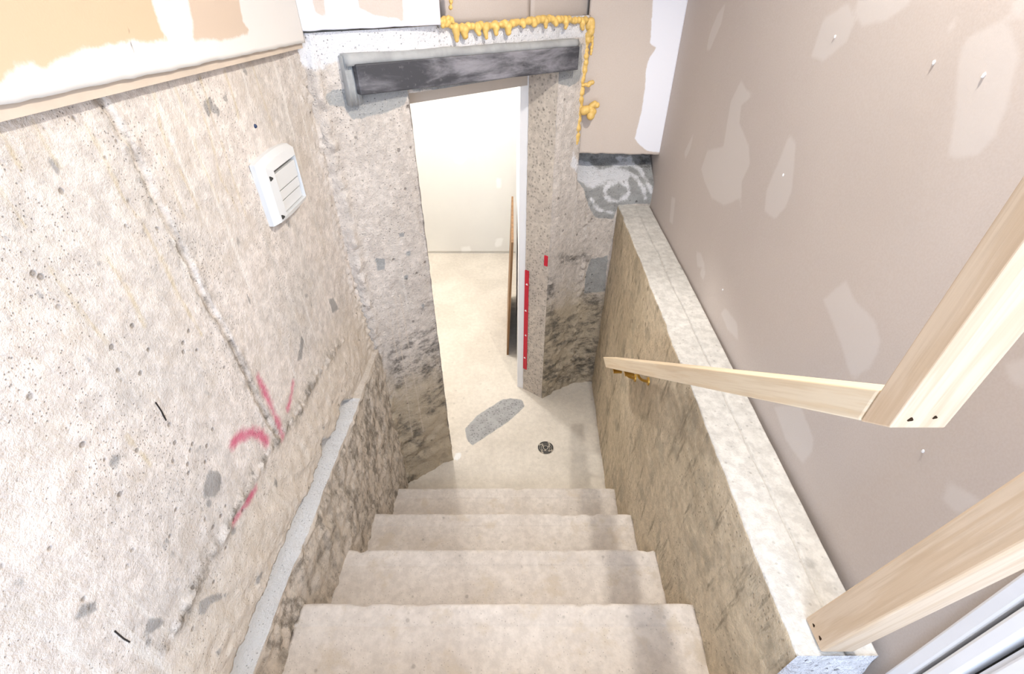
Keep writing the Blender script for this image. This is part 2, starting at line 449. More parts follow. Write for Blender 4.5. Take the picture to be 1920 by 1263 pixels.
def left_feats(f, S, Z):
    zr = left_edge(S)
    f.raw('m_white', np.minimum(zr - Z, Z - 0.936) )
    f.raw('m_tint', np.minimum(1.17 - Z, 0.1) * 0.5 + 0.02)
    f.raw('m_tint', np.where(Z < 0.936, 0.15, -0.2))
    low = np.where(Z < 0.925, 0.03 * fbm(S * 1.0, Z * 0.5, 9, 3, 41) + 0.015, -0.2)
    f.raw('m_dark', low)
    P = PL
    for pts, w in [(JA, 0.017), (JB, 0.020)]:
        f.m['m_dark'] = np.maximum(f.m['m_dark'], sd_line(f.P, [P.sz(*p) for p in pts], w - 0.004))
    f.raw('m_grey', np.where(Z > 1.0, 0.05 * (fbm(S, Z * 0.7, 22, 4, 44) - 0.60), -0.2))
    f.poly('m_grey', mp(z4, [(1000,1010),(1040,1025),(1052,1075),(1045,1110),(1020,1150),(990,1140),(968,1150),(965,1090),(980,1040)]))
    for q in [[(1555,200),(1580,195),(1610,250),(1575,275)], [(1425,380),(1440,400),(1430,490),(1405,500),(1415,430)],
              [(405,465),(430,480),(440,520),(420,515)], [(500,150),(590,205),(575,220),(510,170)], [(170,160),(215,170),(225,230),(185,205)],
              [(115,690),(150,690),(145,725),(115,720)], [(20,270),(70,300),(60,325),(30,315)], [(450,20),(480,20),(480,55),(460,55)]]:
        f.poly('m_grey', mp(z4, q), -0.002)
    for q in [[(70,820),(130,840),(135,885),(80,870)], [(175,835),(240,830),(245,875),(190,870)], [(55,1050),(105,1060),(110,1110),(70,1105)],
              [(20,1105),(60,1115),(50,1150),(15,1140)], [(700,935),(735,930),(735,970),(710,970)], [(455,1230),(480,1230),(480,1262),(460,1262)]]:
        f.poly('m_grey', mp(z1, q), -0.003)
    for q in [[(440,935),(480,860),(560,845),(580,880),(520,910),(450,940)], [(860,1020),(880,920),(960,935),(970,970),(900,1015)],
              [(860,1110),(880,1040),(905,1050),(890,1110)], [(1160,910),(1180,840),(1260,790),(1330,790),(1320,815),(1230,850),(1200,915)],
              [(870,1170),(900,1135),(900,1175)], [(1080,1160),(1100,1125),(1110,1160)], [(1350,400),(1390,395),(1390,445),(1360,450)],
              [(1030,700),(1065,690),(1060,725),(1035,720)], [(530,1230),(575,1165),(580,1180),(545,1232)]]:
        f.poly('m_grey', mp(zb, q), -0.001)
    for pts, w in [([(1220,570),(1258,650),(1290,730),(1318,800)], 0.008), ([(1386,598),(1378,660),(1362,722)], 0.005), ([(1110,880),(1150,845),(1190,838),(1235,848),(1262,880)], 0.012), ([(1205,1105),(1160,1180),(1110,1258)], 0.006), ([(1320,800),(1335,860)], 0.004)]:
        f.line('m_paint', mp(z4, pts), w)
    f.m['m_dark'] = np.maximum(f.m['m_dark'], -0.2)
    for pts in [[(150,570),(240,720),(300,800)], [(410,590),(470,700),(520,800),(600,960),(680,1060),(770,1240)], [(730,440),(760,600),(830,760),(900,900),(940,990)],
                [(830,420),(900,600),(960,780),(1040,950)], [(945,370),(1000,540),(1060,700),(1110,860),(1165,1020)], [(900,400),(990,620),(1050,850),(1130,1000)],
                [(1060,340),(1110,480),(1130,560)], [(1200,320),(1240,450),(1290,590)], [(0,620),(60,720),(110,800)], [(0,890),(60,980),(130,1070)], [(740,720),(800,830),(880,1040)]]:
        f.line('m_line', mp(z1, pts), 0.0026)
    for pts in [[(505,0),(600,140),(690,330)], [(250,60),(380,250),(510,410)], [(770,0),(850,190),(960,370)], [(600,850),(720,990)]]:
        f.line('m_line', mp(z4, pts), 0.003)
zs_left = np.concatenate([np.arange(0.0, 0.90, 0.010), np.arange(0.90, 0.9385, 0.0045), [0.9392, 0.9408], np.arange(0.944, 1.06, 0.004), np.arange(1.0645, ZT + 0.004, 0.0062)])
wl = wall_grid('wall_left', [LW0, PA], zs_left, 0.0062, left_h, left_feats, M['left'], conv=PL.sz)
tag(wl, 'rough beige concrete wall with pink spray marks left of the stairs', kind='structure')

def hl(s, z): return float(left_h(np.array([[s]]), np.array([[z]]))[0, 0])
def mark(name, plane, pts, w, thick, mat, parent):     # pencil-thin stroke lying on a wall
    b = bmesh.new()
    P = [plane.sz(*p) for p in pts]
    for (a, c) in zip(P[:-1], P[1:]):
        d = Vector((c[0]-a[0], c[1]-a[1])).normalized(); n = Vector((-d.y, d.x)) * w
        ring = []
        for off in (-0.003, thick):
            ring.append([b.verts.new(plane.at(q[0] + s * n.x, q[1] + s * n.y, off + hl(*q))) for q, s in ((a, 1), (a, -1), (c, -1), (c, 1))])
        b.faces.new(ring[1])
        for i in range(4): b.faces.new([ring[0][i], ring[0][(i+1) % 4], ring[1][(i+1) % 4], ring[1][i]])
    return from_bm(name, b, mat, parent)
mark('pen_mark', PL, mp(z4, [(740,692),(770,735),(791,778)]), 0.0012, 0.0009, M['black'], wl)
mark('pen_mark', PL, mp(zb, [(678,1010),(735,1055),(770,1076)]), 0.0011, 0.0009, M['black'], wl)

# ---- drywall over the left wall
def panel_grid(name, plane, s0, s1, z0fun, ztop, off, th, ds, feats, mat, parent, rag=0.0):
    """a plaster sheet standing off a wall: front grid, bottom lip and side edges"""
    S = np.linspace(s0, s1, max(3, int((s1 - s0) / ds)))
    zc = z0fun(s0); hf = min(0.32, ztop - zc) if ztop > 3 and zc > 1.9 else ztop - zc
    T = np.linspace(0, hf, max(3, int(hf / ds))) / (ztop - zc)
    if hf < ztop - zc - 0.01: T = np.append(T, 1.0)
    SS, TT = np.meshgrid(S, T)
    zb_ = np.array([z0fun(s) for s in S]) + rag * fbm(S, S * 0, 30, 3, 3)
    ZZ = zb_[None, :] + TT * (ztop - zb_)[None, :]
    O = np.full(SS.shape, off)
    # wrap: an extra ring going back by the thickness
    pad = lambda A: np.pad(A, 1, mode='edge')
    SS2, ZZ2, O2 = pad(SS), pad(ZZ), pad(O)
    O2[0, :] -= th; O2[-1, :] -= th; O2[:, 0] -= th; O2[:, -1] -= th
    X = plane.p.x + plane.t.x * SS2 + plane.n.x * O2
    Y = plane.p.y + plane.t.y * SS2 + plane.n.y * O2
    me = grid_mesh(name, X, Y, ZZ2)
    conv = lambda u, v: Plane((plane.p.x + plane.n.x * off, plane.p.y + plane.n.y * off), (plane.q.x + plane.n.x * off, plane.q.y + plane.n.y * off)).sz(u, v)
    fe = Feat(np.stack([SS2.ravel(), ZZ2.ravel()], -1), conv)
    if feats: feats(fe, SS2.ravel(), ZZ2.ravel())
    fe.write(me)
    return link(name, me, mat, parent)
def dl_feats(f, S, Z):
    f.poly('m_tint', mp(z1, [(-900,-300),(700,-300),(715,0),(760,130),(790,190),(600,200),(400,235),(330,260),(205,330),(150,285),(40,340),(0,385),(-300,520),(-900,600)]))
    f.poly('m_grey', mp(z1, [(850,-250),(1120,-250),(1130,0),(1150,100),(1185,150),(1100,185),(920,190),(910,110)]))
    f.raw('m_tint', np.where(Z > 2.13, np.minimum(f.conv(*z1(712, 0))[0] - S, 0.1), -0.2))
    f.line('m_dark', mp(z1, [(604,124),(620,200),(640,280)]), 0.0016)
PLo = Plane((LW0[0] + 0.03, LW0[1]), (PA[0] + 0.03, PA[1]))
za, zbm = PLo.sz(*z1(0, 500)), PLo.sz(*z1(1365, 218))
zl = lambda s: za[1] + (zbm[1] - za[1]) * (s - za[0]) / (zbm[0] - za[0])
panel_grid('drywall_panel', PL, 0.0, PL.L - 0.004, zl, 2.95, 0.03, 0.028, 0.008, dl_feats, M['dry_left'], wl, rag=0.002)
def strip(plane, s0, s1, za0, za1, zb0, zb1, o0, o1, n=1):
    b = bmesh.new()
    ring = lambda s, zlo, zhi: [b.verts.new(plane.at(s, zlo, o0)), b.verts.new(plane.at(s, zlo, o1)), b.verts.new(plane.at(s, zhi, o1)), b.verts.new(plane.at(s, zhi, o0))]
    r0 = ring(s0, za0, zb0); r1 = ring(s1, za1, zb1)
    b.faces.new(r0[::-1]); b.faces.new(r1)
    for i in range(4): b.faces.new([r0[i], r0[(i+1) % 4], r1[(i+1) % 4], r1[i]])
    return b
from_bm('edge_batten', strip(PL, 0.0, PL.L - 0.01, zl(0) - 0.020, zl(PL.L) - 0.012, zl(0) + 0.03, zl(PL.L) + 0.03, -0.01, 0.022), plain('batten', srgb(206, 190, 172), 0.8, nscale=12, namp=0.12), wl)

# ---- back wall with the doorway cut through it
BP = [PA, PB, PC, PD, PE, PF]
BS = [Plane(a, c) for a, c in zip(BP[:-1], BP[1:])]
cum = np.cumsum([0] + [s.L for s in BS])
def back_sz(k):
    return lambda u, v: (lambda r: (r[0] + cum[k], r[1]))(BS[k].sz(u, v))
def auto_sz(u, v):                                      # picks the segment the pixel falls on
    for k, s in enumerate(BS):
        r = s.sz(u, v)
        if (r[0] <= s.L or k == len(BS) - 1) and (r[0] >= 0 or k == 0): return (r[0] + cum[k], r[1])
    return (BS[0].sz(u, v)[0], BS[0].sz(u, v)[1])
DOOR_Z = 1.865
def back_h(S, Z):
    h = 0.004 * fbm(S, Z, 4, 3, 51) + 0.003 * fbm(S, Z, 36, 4, 52)
    c1 = np.exp(-((S - 0.035) / 0.018) ** 2)
    h += c1 * 0.030 * np.clip(0.35 + 0.65 * fbm(S, Z, 42, 3, 53), 0, 1)
    d = np.exp(-((S - cum[3]) / 0.030) ** 2)
    h += d * (0.002 + 0.034 * np.abs(fbm(S, Z, 30, 4, 54))) * np.clip((1.35 - Z) / 0.1, 0, 1)
    low = np.clip((0.75 - Z) / 0.5, 0, 1)
    h += low * 0.018 * fbm(S, Z, 20, 4, 55)
    # broken edge next to the opening
    for e in (cum[1], cum[2]):
        w = np.exp(-((S - e) / 0.02) ** 2)
        h -= w * 0.010 * (0.5 + 0.5 * fbm(S, Z, 60, 3, 56))
    # top of the old wall leans back under the plasterboard at the right-hand end
    r = np.clip((S - cum[3] + 0.085) / 0.02, 0, 1) * np.clip((Z - 1.33) / 0.10, 0, 1)
    h -= r * 0.13
    return h
def back_feats(f, S, Z):
    f.conv = auto_sz
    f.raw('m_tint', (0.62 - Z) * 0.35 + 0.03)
    f.raw('m_white', np.where(S < cum[3] - 0.1, np.minimum(Z - 1.968, 0.03) + 0.03 * fbm(S, Z, 11, 3, 57), -0.2))
    f.poly('m_grey', mp(z2, [(160,450),(230,425),(285,425),(285,295),(330,262),(380,250),(900,225),(1375,185),(1392,215),(1390,350),(1378,385),(1330,410),(1275,398),(1240,440),(1200,400),(900,420),(570,430),(568,485),(500,522),(355,560),(310,566),(262,505),(190,495)]))
    for q in [[(350,170),(520,155),(520,235),(350,245)], [(10,185),(330,165),(340,215),(20,235)]]:
        f.poly('m_white', mp(z2, q), 0.004)
    for q in [[(450,560),(560,520),(650,490),(672,600),(690,705),(560,735),(470,770),(440,700)], [(500,1180),(545,1175),(575,1220),(540,1245),(500,1240)], [(500,1100),(590,1085),(590,1110),(500,1120)], [(640,370),(655,480),(665,560),(650,560)], [(300,560),(360,700),(480,1150),(500,1250),(440,1000),(340,760)], [(600,820),(690,700),(700,860),(620,900)], [(450,900),(560,950),(600,1060),(480,1060)], [(590,370),(610,380),(590,400)]]:
        f.poly('m_dark', mp(z5, q), 0.004)
    for q in [[(365,165),(410,160),(410,215),(375,220)], [(505,130),(530,130),(530,150),(508,150)], [(500,240),(520,240),(518,265),(500,265)], [(475,40),(500,40),(500,60),(478,60)], [(440,160),(460,160),(455,180)], [(575,375),(598,378),(590,400)]]:
        f.poly('m_grey', mp(z5, q))
    # pier
    for q in [[(1175,250),(1200,240),(1215,330),(1200,440),(1190,620),(1170,640)], [(1160,650),(1260,640),(1290,740),(1150,815)], [(1300,470),(1420,440),(1400,740),(1290,740)], [(1350,330),(1440,320),(1430,430),(1350,420)], [(1240,160),(1360,130),(1370,170),(1250,200)], [(1190,440),(1300,430),(1300,560),(1200,600)]]:
        f.poly('m_dark', mp(z5, q), 0.006)
    f.poly('m_grey', mp(z5, [(1385,165),(1465,150),(1450,320),(1350,330),(1360,230)]))
    f.poly('m_tint', mp(z5, [(1180,420),(1480,380),(1480,760),(1150,830)]), 0.03)
    f.poly('m_white', [(1074,282),(1084,305),(1106,312),(1128,326),(1160,322),(1190,330),(1180,342),(1140,344),(1120,352),(1104,352),(1088,338),(1070,310)], -0.002)
    for pts, w_ in [([(1136,372),(1133,358),(1142,346),(1160,340),(1176,346),(1181,358),(1174,370),(1158,377),(1142,376),(1136,368)], 0.010), ([(1128,345),(1150,332),(1180,328),(1198,338),(1206,352),(1210,372)], 0.009),
                    ([(1160,322),(1190,318),(1208,326),(1216,345),(1222,360)], 0.008), ([(1090,300),(1104,320),(1112,345)], 0.010), ([(1150,400),(1120,392),(1108,372)], 0.006), ([(1170,312),(1196,312)], 0.006)]:
        f.line('m_white', pts, w_)
    f.poly('m_grey', [(1084,300),(1236,292),(1232,380),(1160,384),(1150,410),(1116,408),(1098,372)], 0.0)
    f.poly('m_dark', [(1100,292),(1240,286),(1236,352),(1215,326),(1160,308),(1130,314)], 0.012)  # shade of the recess under the short sheet, painted dark
    for pts in [[(455,340),(490,620),(540,1020)], [(480,330),(530,640),(590,980)], [(420,400),(470,640)], [(1260,60),(1262,260)]]:
        f.line('m_line', mp(z5, pts), 0.003)
zs_back = np.arange(0, ZT + 0.004, 0.0085)
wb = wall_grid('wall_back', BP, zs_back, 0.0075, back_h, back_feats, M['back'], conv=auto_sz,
               drop=lambda s, z: (s > cum[1]) & (s < cum[2]) & (z < DOOR_Z))
tag(wb, 'stained concrete wall with a doorway cut through it at the stair foot', kind='structure')
# cut faces of the opening
def reveal(name, a, c, z0, z1_, mat, parent, amp=0.003):
    return wall_grid(name, [a, c], np.arange(z0, z1_ + 0.005, 0.0125), 0.0125, lambda S, Z: amp * fbm(S, Z, 30, 3, 61), lambda f, S, Z: None, mat, parent, conv=lambda u, v: (0, 0))
reveal('cut_face', PB, PBb, 0, DOOR_Z + 0.01, M['reveal'], wb)
reveal('cut_face', PR, PC, 0, DOOR_Z + 0.01, M['reveal'], wb)
from_bm('door_head', prism_bm([(PB[0] - 0.018, PB[1] + 0.022), (PC[0] - 0.018, PC[1] + 0.014), PR, PBb], DOOR_Z, ZT - 0.01, 0), M['reveal'], wb)

# lintel
LA, LB = Plane(PA, PB), Plane(PC, PD)
la = Vector((LA.at(LA.sz(676, 178)[0], 0).x, LA.at(LA.sz(676, 178)[0], 0).y))
lb = Vector((LB.at(LB.sz(1084, 130)[0], 0).x, LB.at(LB.sz(1084, 130)[0], 0).y))
LP = Plane(la, lb)
lint = empty('steel_lintel', (la.x, la.y, 1.87))
tag(lint, 'dark grey smeared steel lintel bedded in mortar over the doorway', 'lintel')
OFF = 0.046
LPo = Plane(la + LP.n * OFF, lb + LP.n * OFF)
p1, p2, p3, p4 = LPo.sz(677, 179), LPo.sz(1084, 131), LPo.sz(1085, 87), LPo.sz(673, 121)
bmx = strip(LP, p1[0], p2[0], p1[1], p2[1], p4[1], p3[1], -0.10, OFF)
bevel(bmx, 0.003)
me = bpy.data.meshes.new('steel_channel')
o = from_bm('steel_channel', bmx, M['steel'], lint)
def rough_strip(plane, pts_lo, pts_hi, o0, o1, mat, name, parent, seed):
    n = 60
    b = bmesh.new(); rows = []
    for i in range(n + 1):
        t = i / n
        def lerp(P):
            x = t * (len(P) - 1); k = min(int(x), len(P) - 2); r = x - k
            return (P[k][0] * (1 - r) + P[k+1][0] * r, P[k][1] * (1 - r) + P[k+1][1] * r)
        a, c = lerp(pts_lo), lerp(pts_hi)
        j = lambda k: float(fbm(np.array([t * 14.0]), np.array([k * 3.1]), 1, 3, seed)[0])
        ring = [(a[0], a[1], o0), (a[0], a[1] + 0.004 * j(1), o1 - 0.004 + 0.003 * j(2)), (a[0] * .5 + c[0] * .5, (a[1] + c[1]) / 2 + 0.003 * j(3), o1 + 0.004 * j(4)), (c[0], c[1] + 0.004 * j(5), o1 - 0.006 + 0.004 * j(6)), (c[0], c[1], o0)]
        rows.append([b.verts.new(plane.at(*r)) for r in ring])
    for r0, r1 in zip(rows[:-1], rows[1:]):
        for k in range(5): b.faces.new([r0[k], r0[(k+1) % 5], r1[(k+1) % 5], r1[k]])
    b.faces.new(rows[0][::-1]); b.faces.new(rows[-1])
    return from_bm(name, b, mat, parent, True)
q4, q3 = LPo.sz(655, 103), LPo.sz(1088, 74)
rough_strip(LP, [(p4[0] - 0.03, p4[1] - 0.004), (p3[0] + 0.012, p3[1] - 0.004)], [(p4[0] - 0.03, q4[1]), (p3[0] + 0.012, q3[1])], -0.06, OFF - 0.006, M['mortar'], 'mortar_bed', lint, 3)
rough_strip(LP, [(p4[0] - 0.036, p1[1] - 0.03), (p4[0] + 0.002, p1[1] - 0.03)], [(p4[0] - 0.036, q4[1] - 0.005), (p4[0] + 0.002, q4[1] - 0.005)], -0.06, OFF - 0.022, M['mortar'], 'mortar_end', lint, 5)

# inner header and partition beyond the opening
HB = Plane((PBb[0] + 0.06, PBb[1] - 0.03), (PR[0] + 0.02, PR[1] + 0.03))
hd = from_bm('wall_header', strip(HB, -0.10, HB.L + 0.02, 1.803, 1.79, 2.30, 2.30, -0.09, 0.0), plain('header_board', srgb(214, 202, 188), 0.8, nscale=8, namp=0.05))
tag(hd, 'beige plasterboard header inside the doorway', kind='structure')

# ---- plasterboard over the back wall
ZTOP = 2.95
dbk = empty('wall_back_upper', (0, 1.9, ZT)); tag(dbk, 'plasterboard sheets above the old concrete at the back', kind='structure')
PBk = Plane(PA, PB)
def bl_feats(f, S, Z):
    f.raw('m_white', np.full(len(S), 0.05))
    f.m['m_white'] = np.minimum(f.m['m_white'], -np.maximum(sd_poly(f.P, [f.conv(*p) for p in mp(z2, [(100,-80),(160,-80),(182,90),(130,62)])]), sd_poly(f.P, [f.conv(*p) for p in mp(z2, [(320,-80),(540,-80),(550,120),(525,90),(400,72),(335,40)])])))
LK = Plane((-0.60, 1.475), (-0.16, 1.785))
kz = LK.sz(*z2(20, 150)); kz2 = LK.sz(*z2(725, 118))
panel_grid('drywall_panel', LK, 0.0, kz2[0], lambda s: kz[1] + (kz2[1] - kz[1]) * (s - kz[0]) / (kz2[0] - kz[0]), ZTOP, 0.0, 0.04, 0.008, bl_feats, M['dry_back'], dbk, rag=0.002)
MK = Plane((-0.20, 1.85), (0.32, 2.345))
mz = MK.sz(*z2(790, 108)); mz2 = MK.sz(*z2(1450, 82))
zmk = lambda s: mz[1] + (mz2[1] - mz[1]) * (s - mz[0]) / (mz2[0] - mz[0]) - 0.006
sj = MK.sz(*z2(1150, 60))[0]
panel_grid('drywall_panel', MK, mz[0] - 0.04, sj - 0.003, zmk, ZTOP, 0.0, 0.03, 0.02, None, M['dry_back'], dbk)
panel_grid('drywall_panel', MK, sj + 0.003, MK.L, zmk, ZTOP, 0.0, 0.03, 0.02, None, M['dry_back'], dbk)
RK = Plane((0.325, 2.292), (0.717, 2.345))
rz0, rz1 = RK.sz(1088, 287), RK.sz(1236, 290)
def rb_feats(f, S, Z):
    f.poly('m_white', mp(z2, [(1732,-400),(1728,0),(1722,120),(1715,205),(1745,225),(1712,275),(1695,330),(1690,420),(1672,540),(1642,655),(1668,690),(1705,716),(1775,722),(1960,0),(1990,-400)]))
panel_grid('drywall_panel', RK, rz0[0] - 0.01, RK.L, lambda s: rz0[1] + (rz1[1] - rz0[1]) * (s - rz0[0]) / (rz1[0] - rz0[0]), ZTOP, 0.0, 0.014, 0.008, rb_feats, M['dry_back'], dbk, rag=0.004)
# dark backing behind the short sheet, its colour holds the recess shade
dm = wall_grid('shaded_backing', [(0.25, 2.50), (0.80, 2.50)], np.arange(1.30, 1.9, 0.02), 0.02, lambda S, Z: 0.006 * fbm(S, Z, 20, 3, 71), lambda f, S, Z: None, M['recess_shade'], dbk, conv=lambda u, v: (0, 0))

# ---- right wall: plasterboard standing behind the concrete ledge
RP = Plane((RW(2.40), 2.40), (RW(-0.0), -0.0))
def rw_feats(f, S, Z):
    sh = [mp(z3, p) for p in [[(405,15),(385,110),(330,240),(315,235),(330,160),(370,60)], [(985,15),(1020,90),(985,190),(870,290),(812,268),(850,150),(870,90)], [(1050,-60),(1300,-60),(1290,10),(1180,90),(1050,125),(1020,60)],
        [(1640,130),(1720,102),(1765,145),(1795,260),(1740,500),(1680,650),(1600,735),(1460,750),(1490,560),(1500,420),(1512,300),(1530,190)],
        [(480,380),(500,420),(535,448),(480,500),(470,580),(515,690),(520,780),(480,860),(480,1020),(470,940),(400,972),(340,940),(310,870),(290,800),(320,712),(395,695),(410,600),(430,480)],
        [(710,635),(738,680),(720,900),(690,980),(640,1035),(590,1000),(600,900),(660,760)], [(1490,85),(1500,120),(1465,155),(1462,130)], [(255,628),(240,700),(215,755),(210,722)], [(150,930),(168,940),(155,1060),(140,1050)], [(265,1190),(290,1200),(310,1270),(270,1263)], [(1770,-40),(1860,-40),(1860,90),(1760,70)]]]
    sh += [mp(z6, p) for p in [[(1155,58),(1200,150),(1280,230),(1305,310),(1290,370),(1260,430),(1185,482),(1165,430),(1120,290),(1060,140)], [(640,175),(690,240),(695,315),(650,270),(622,200)], [(850,600),(960,590),(1020,740),(1010,800),(970,845),(900,740)], [(1600,920),(1740,1000),(1640,1060),(1570,1000)], [(1830,420),(1960,380),(1960,520),(1870,500)], [(540,0),(555,20),(545,60),(530,30)]]]
    for p in sh: f.poly('m_white', p)
S = np.arange(0, RP.L - 0.30 + 0.001, 0.010)
wr = wall_grid('wall_right', [(RW(2.40) + 0.0024, 2.56), (RW(2.40), 2.40), (RW(0.302), 0.302)], np.append(np.arange(0.0, 2.3, 0.011), ZTOP), 0.011, lambda S, Z: 0.0012 * fbm(S, Z, 3, 2, 81), rw_feats, M['dry_right'], conv=lambda u, v: (lambda q: (q[0] + 0.16, q[1]))(RP.sz(u, v)))
tag(wr, 'bare plasterboard wall with filler patches right of the stairs', kind='structure')
# nail pops and crumbs of filler
for (u, v) in [z3(925, 175), z3(1630, 358), z3(1395, 296), z3(680, 828), z6(630, 98), z6(1490, 790)]:
    s_, z_ = RP.sz(u, v)
    bb = bmesh.new(); bmesh.ops.create_icosphere(bb, subdivisions=1, radius=0.0032)
    for w in bb.verts: w.co = Vector((w.co.x * 0.7, w.co.y, w.co.z * 1.5)) * random.uniform(0.7, 1.1)
    bmesh.ops.translate(bb, verts=bb.verts, vec=RP.at(s_, z_, 0.001))
    from_bm('filler_crumb', bb, M['white'], wr)

# ---- concrete stair wall with its ledge on the right
def ledge_wall():
    ys = np.arange(0.318, 2.335, 0.010)
    prof = []
    zt = np.linspace(0, 1, 130)
    V = []
    for y in ys:
        row = []
        for t in zt:
            z = t * (LEDGE(y) - 0.004)
            x = SWB(y) + (SWT(y) - SWB(y)) * t
            row.append((x, y, z))
        row.append((SWT(y) + 0.004, y, LEDGE(y)))
        xr = RW(y) - 0.010 - 0.012 * max(0, (1.6 - y))
        for k in range(1, 61):
            x = SWT(y) + 0.004 + (xr - SWT(y) - 0.004) * k / 60
            row.append((x, y, LEDGE(y)))
        row.append((xr + 0.003, y, LEDGE(y) - 0.06)); row.append((xr + 0.003, y, 0.0))
        V.append(row)
    V = np.array(V)
    Y, Z, X = V[..., 1], V[..., 2], V[..., 0]
    side = np.zeros(X.shape, bool); side[:, :130] = True
    X = X - np.where(side, 0.006 * fbm(Y, Z, 5, 3, 91) + 0.0025 * fbm(Y * 0.6, Z, 40, 3, 92), 0)
    edge = np.zeros(X.shape); edge[:, 128:132] = 1
    X = X + edge * 0.003 * fbm(Y, Y * 0, 40, 3, 93)
    top = np.zeros(X.shape, bool); top[:, 130:191] = True
    seam = SWT(Y) + 0.088
    Z = Z + np.where(top, 0.002 * fbm(X, Y, 14, 3, 94) - 0.007 * np.exp(-((X - seam - 0.006 * fbm(Y, Y * 0, 6, 3, 95)) / 0.0028) ** 2) - 0.003 * (X > seam + 0.006 * fbm(Y, Y * 0, 6, 3, 95)), 0)
    me = grid_mesh('ledge_wall', X, Y, Z)
    me.materials.append(M['stairwall']); me.materials.append(M['ledge'])
    ncol = X.shape[1] - 1
    mi = np.zeros(len(me.polygons), int)
    cols = np.arange(len(me.polygons)) % ncol
    mi[(cols >= 129)] = 1
    me.polygons.foreach_set('material_index', mi)
    o = link('wall_ledge', me, None, None, True)
    me.update()
    tag(o, 'low concrete stair wall with a pale flat ledge on top', kind='structure')
    # rough end face
    y0 = ys[0]
    n = 26
    SS, TT = np.meshgrid(np.linspace(0, 1, 22), np.linspace(0, 1, 90))
    Zf = TT * LEDGE(y0)
    xl = SWB(y0) + (SWT(y0) - SWB(y0)) * TT
    xr = RW(y0) - 0.026
    Xf = xl + (xr - xl) * SS
    rim = np.minimum(np.minimum(SS, 1 - SS), 1 - TT) * 10
    Yf = y0 - np.clip(rim, 0, 1) * (0.018 + 0.012 * fbm(Xf, Zf, 22, 4, 97))
    me2 = grid_mesh('broken_end', Xf, Yf, Zf)
    link('broken_end', me2, M['broken'], o, True)
    return o
wledge = ledge_wall()

# ---- floors
xs = np.arange(-1.7, 0.80, 0.016); ys = np.arange(0.9, 4.25, 0.016)
XX, YY = np.meshgrid(xs, ys)
mef = grid_mesh('floor', XX, YY, 0.002 * fbm(XX, YY, 3, 3, 101) * (YY < 2.1) )
fl = Feat(np.stack([XX.ravel(), YY.ravel()], -1), lambda u, v: tuple(on_z(u, v, 0))[:2])
zz = lambda u, v: (840 + u / 5.4906, 700 + v / 5.4906)
fl.poly('m_grey', mp(zz, [(175,570),(290,440),(560,265),(650,255),(760,270),(790,340),(640,480),(480,590),(330,690),(250,740),(200,690)]))
fl.poly('m_white', mp(zz, [(60,880),(70,830),(130,810),(140,840),(100,900)]))
fl.write(mef)
floor = link('floor', mef, M['floor'], None, True)
tag(floor, 'pale worn concrete floor', kind='structure')
fb = from_bm('floor_landing', box_bm(-0.63, 0.70, -1.1, -0.205, 1.10, 1.20), M['step']); tag(fb, 'upper landing', kind='structure')

# ---- shell out of view: ceilings, upper landing walls, room beyond the doorway
ce = from_bm('ceiling', box_bm(-0.75, 0.85, -1.15, 2.75, ZTOP, ZTOP + 0.05), M['ceil']); tag(ce, 'white ceiling over the stairs', kind='structure')
wn = from_bm('wall_landing_left', box_bm(-0.68, -0.62, -1.1, -0.065, 0.9, ZTOP), M['ceil']); tag(wn, 'plain white wall of the upper landing, left side', kind='structure')
wn = from_bm('wall_landing_right', box_bm(0.70, 0.76, -1.1, -0.66, 1.0, ZTOP), M['ceil']); tag(wn, 'plain white wall of the upper landing, right side', kind='structure')
rb = from_bm('wall_room_back', box_bm(-1.7, 0.12, 4.16, 4.2, 0, 2.3), M['dry_room']); tag(rb, 'plasterboard wall of the room beyond the doorway', kind='structure')
b0 = rb.data
def room_back():
    PLN = Plane((-1.7, 4.155), (0.06, 4.155))
    def ff(f, S, Z):
        for q in [[(785,735),(820,722),(848,748),(820,778),(790,770)], [(985,840),(1010,845),(1010,890),(990,890)], [(820,1170),(860,1165),(868,1190),(820,1196)], [(985,1130),(1015,1125),(1010,1165),(985,1160)], [(600,630),(635,640),(625,665),(600,670)]]:
            f.poly('m_white', mp(z2, q))
        f.poly('m_white', mp(z5, [(930,80),(970,65),(960,105),(930,110)]))
    o = panel_grid('drywall_panel', PLN, 0.0, 1.755, lambda s: 0.012, 2.29, 0.0, 0.01, 0.02, ff, M['dry_room'], rb)
room_back()
wr2 = from_bm('wall_room_left', box_bm(-1.74, -1.70, 1.0, 4.2, 0, 2.3), M['dry_room']); tag(wr2, 'plasterboard side wall of the room beyond the doorway', kind='structure')
# partition whose raw white edge shows beside the pier
pt = from_bm('wall_room_right', prism_bm([(0.072, 2.256), (0.036, 2.270), (0.036, 4.16), (0.10, 4.16), (0.10, 2.27)], 0, 2.3, 0), M['white'])
tag(pt, 'white plasterboard partition edge beside the concrete pier', kind='structure')
rc = from_bm('ceiling_room', prism_bm([(-1.74, 1.05), (PBb[0] - 0.02, PBb[1] + 0.0), (0.12, 2.30), (0.12, 4.2), (-1.74, 4.2)], 2.3, 2.34), M['ceil']); tag(rc, 'white ceiling of the room beyond the doorway', kind='structure')
wf = from_bm('wall_room_front', strip(Plane((-1.74, 1.02), PBb), 0, Plane((-1.74, 1.02), PBb).L, 0, 0, 2.3, 2.3, -0.02, 0.02), M['dry_room']); tag(wf, 'inner face of the wall around the doorway, room side', kind='structure')

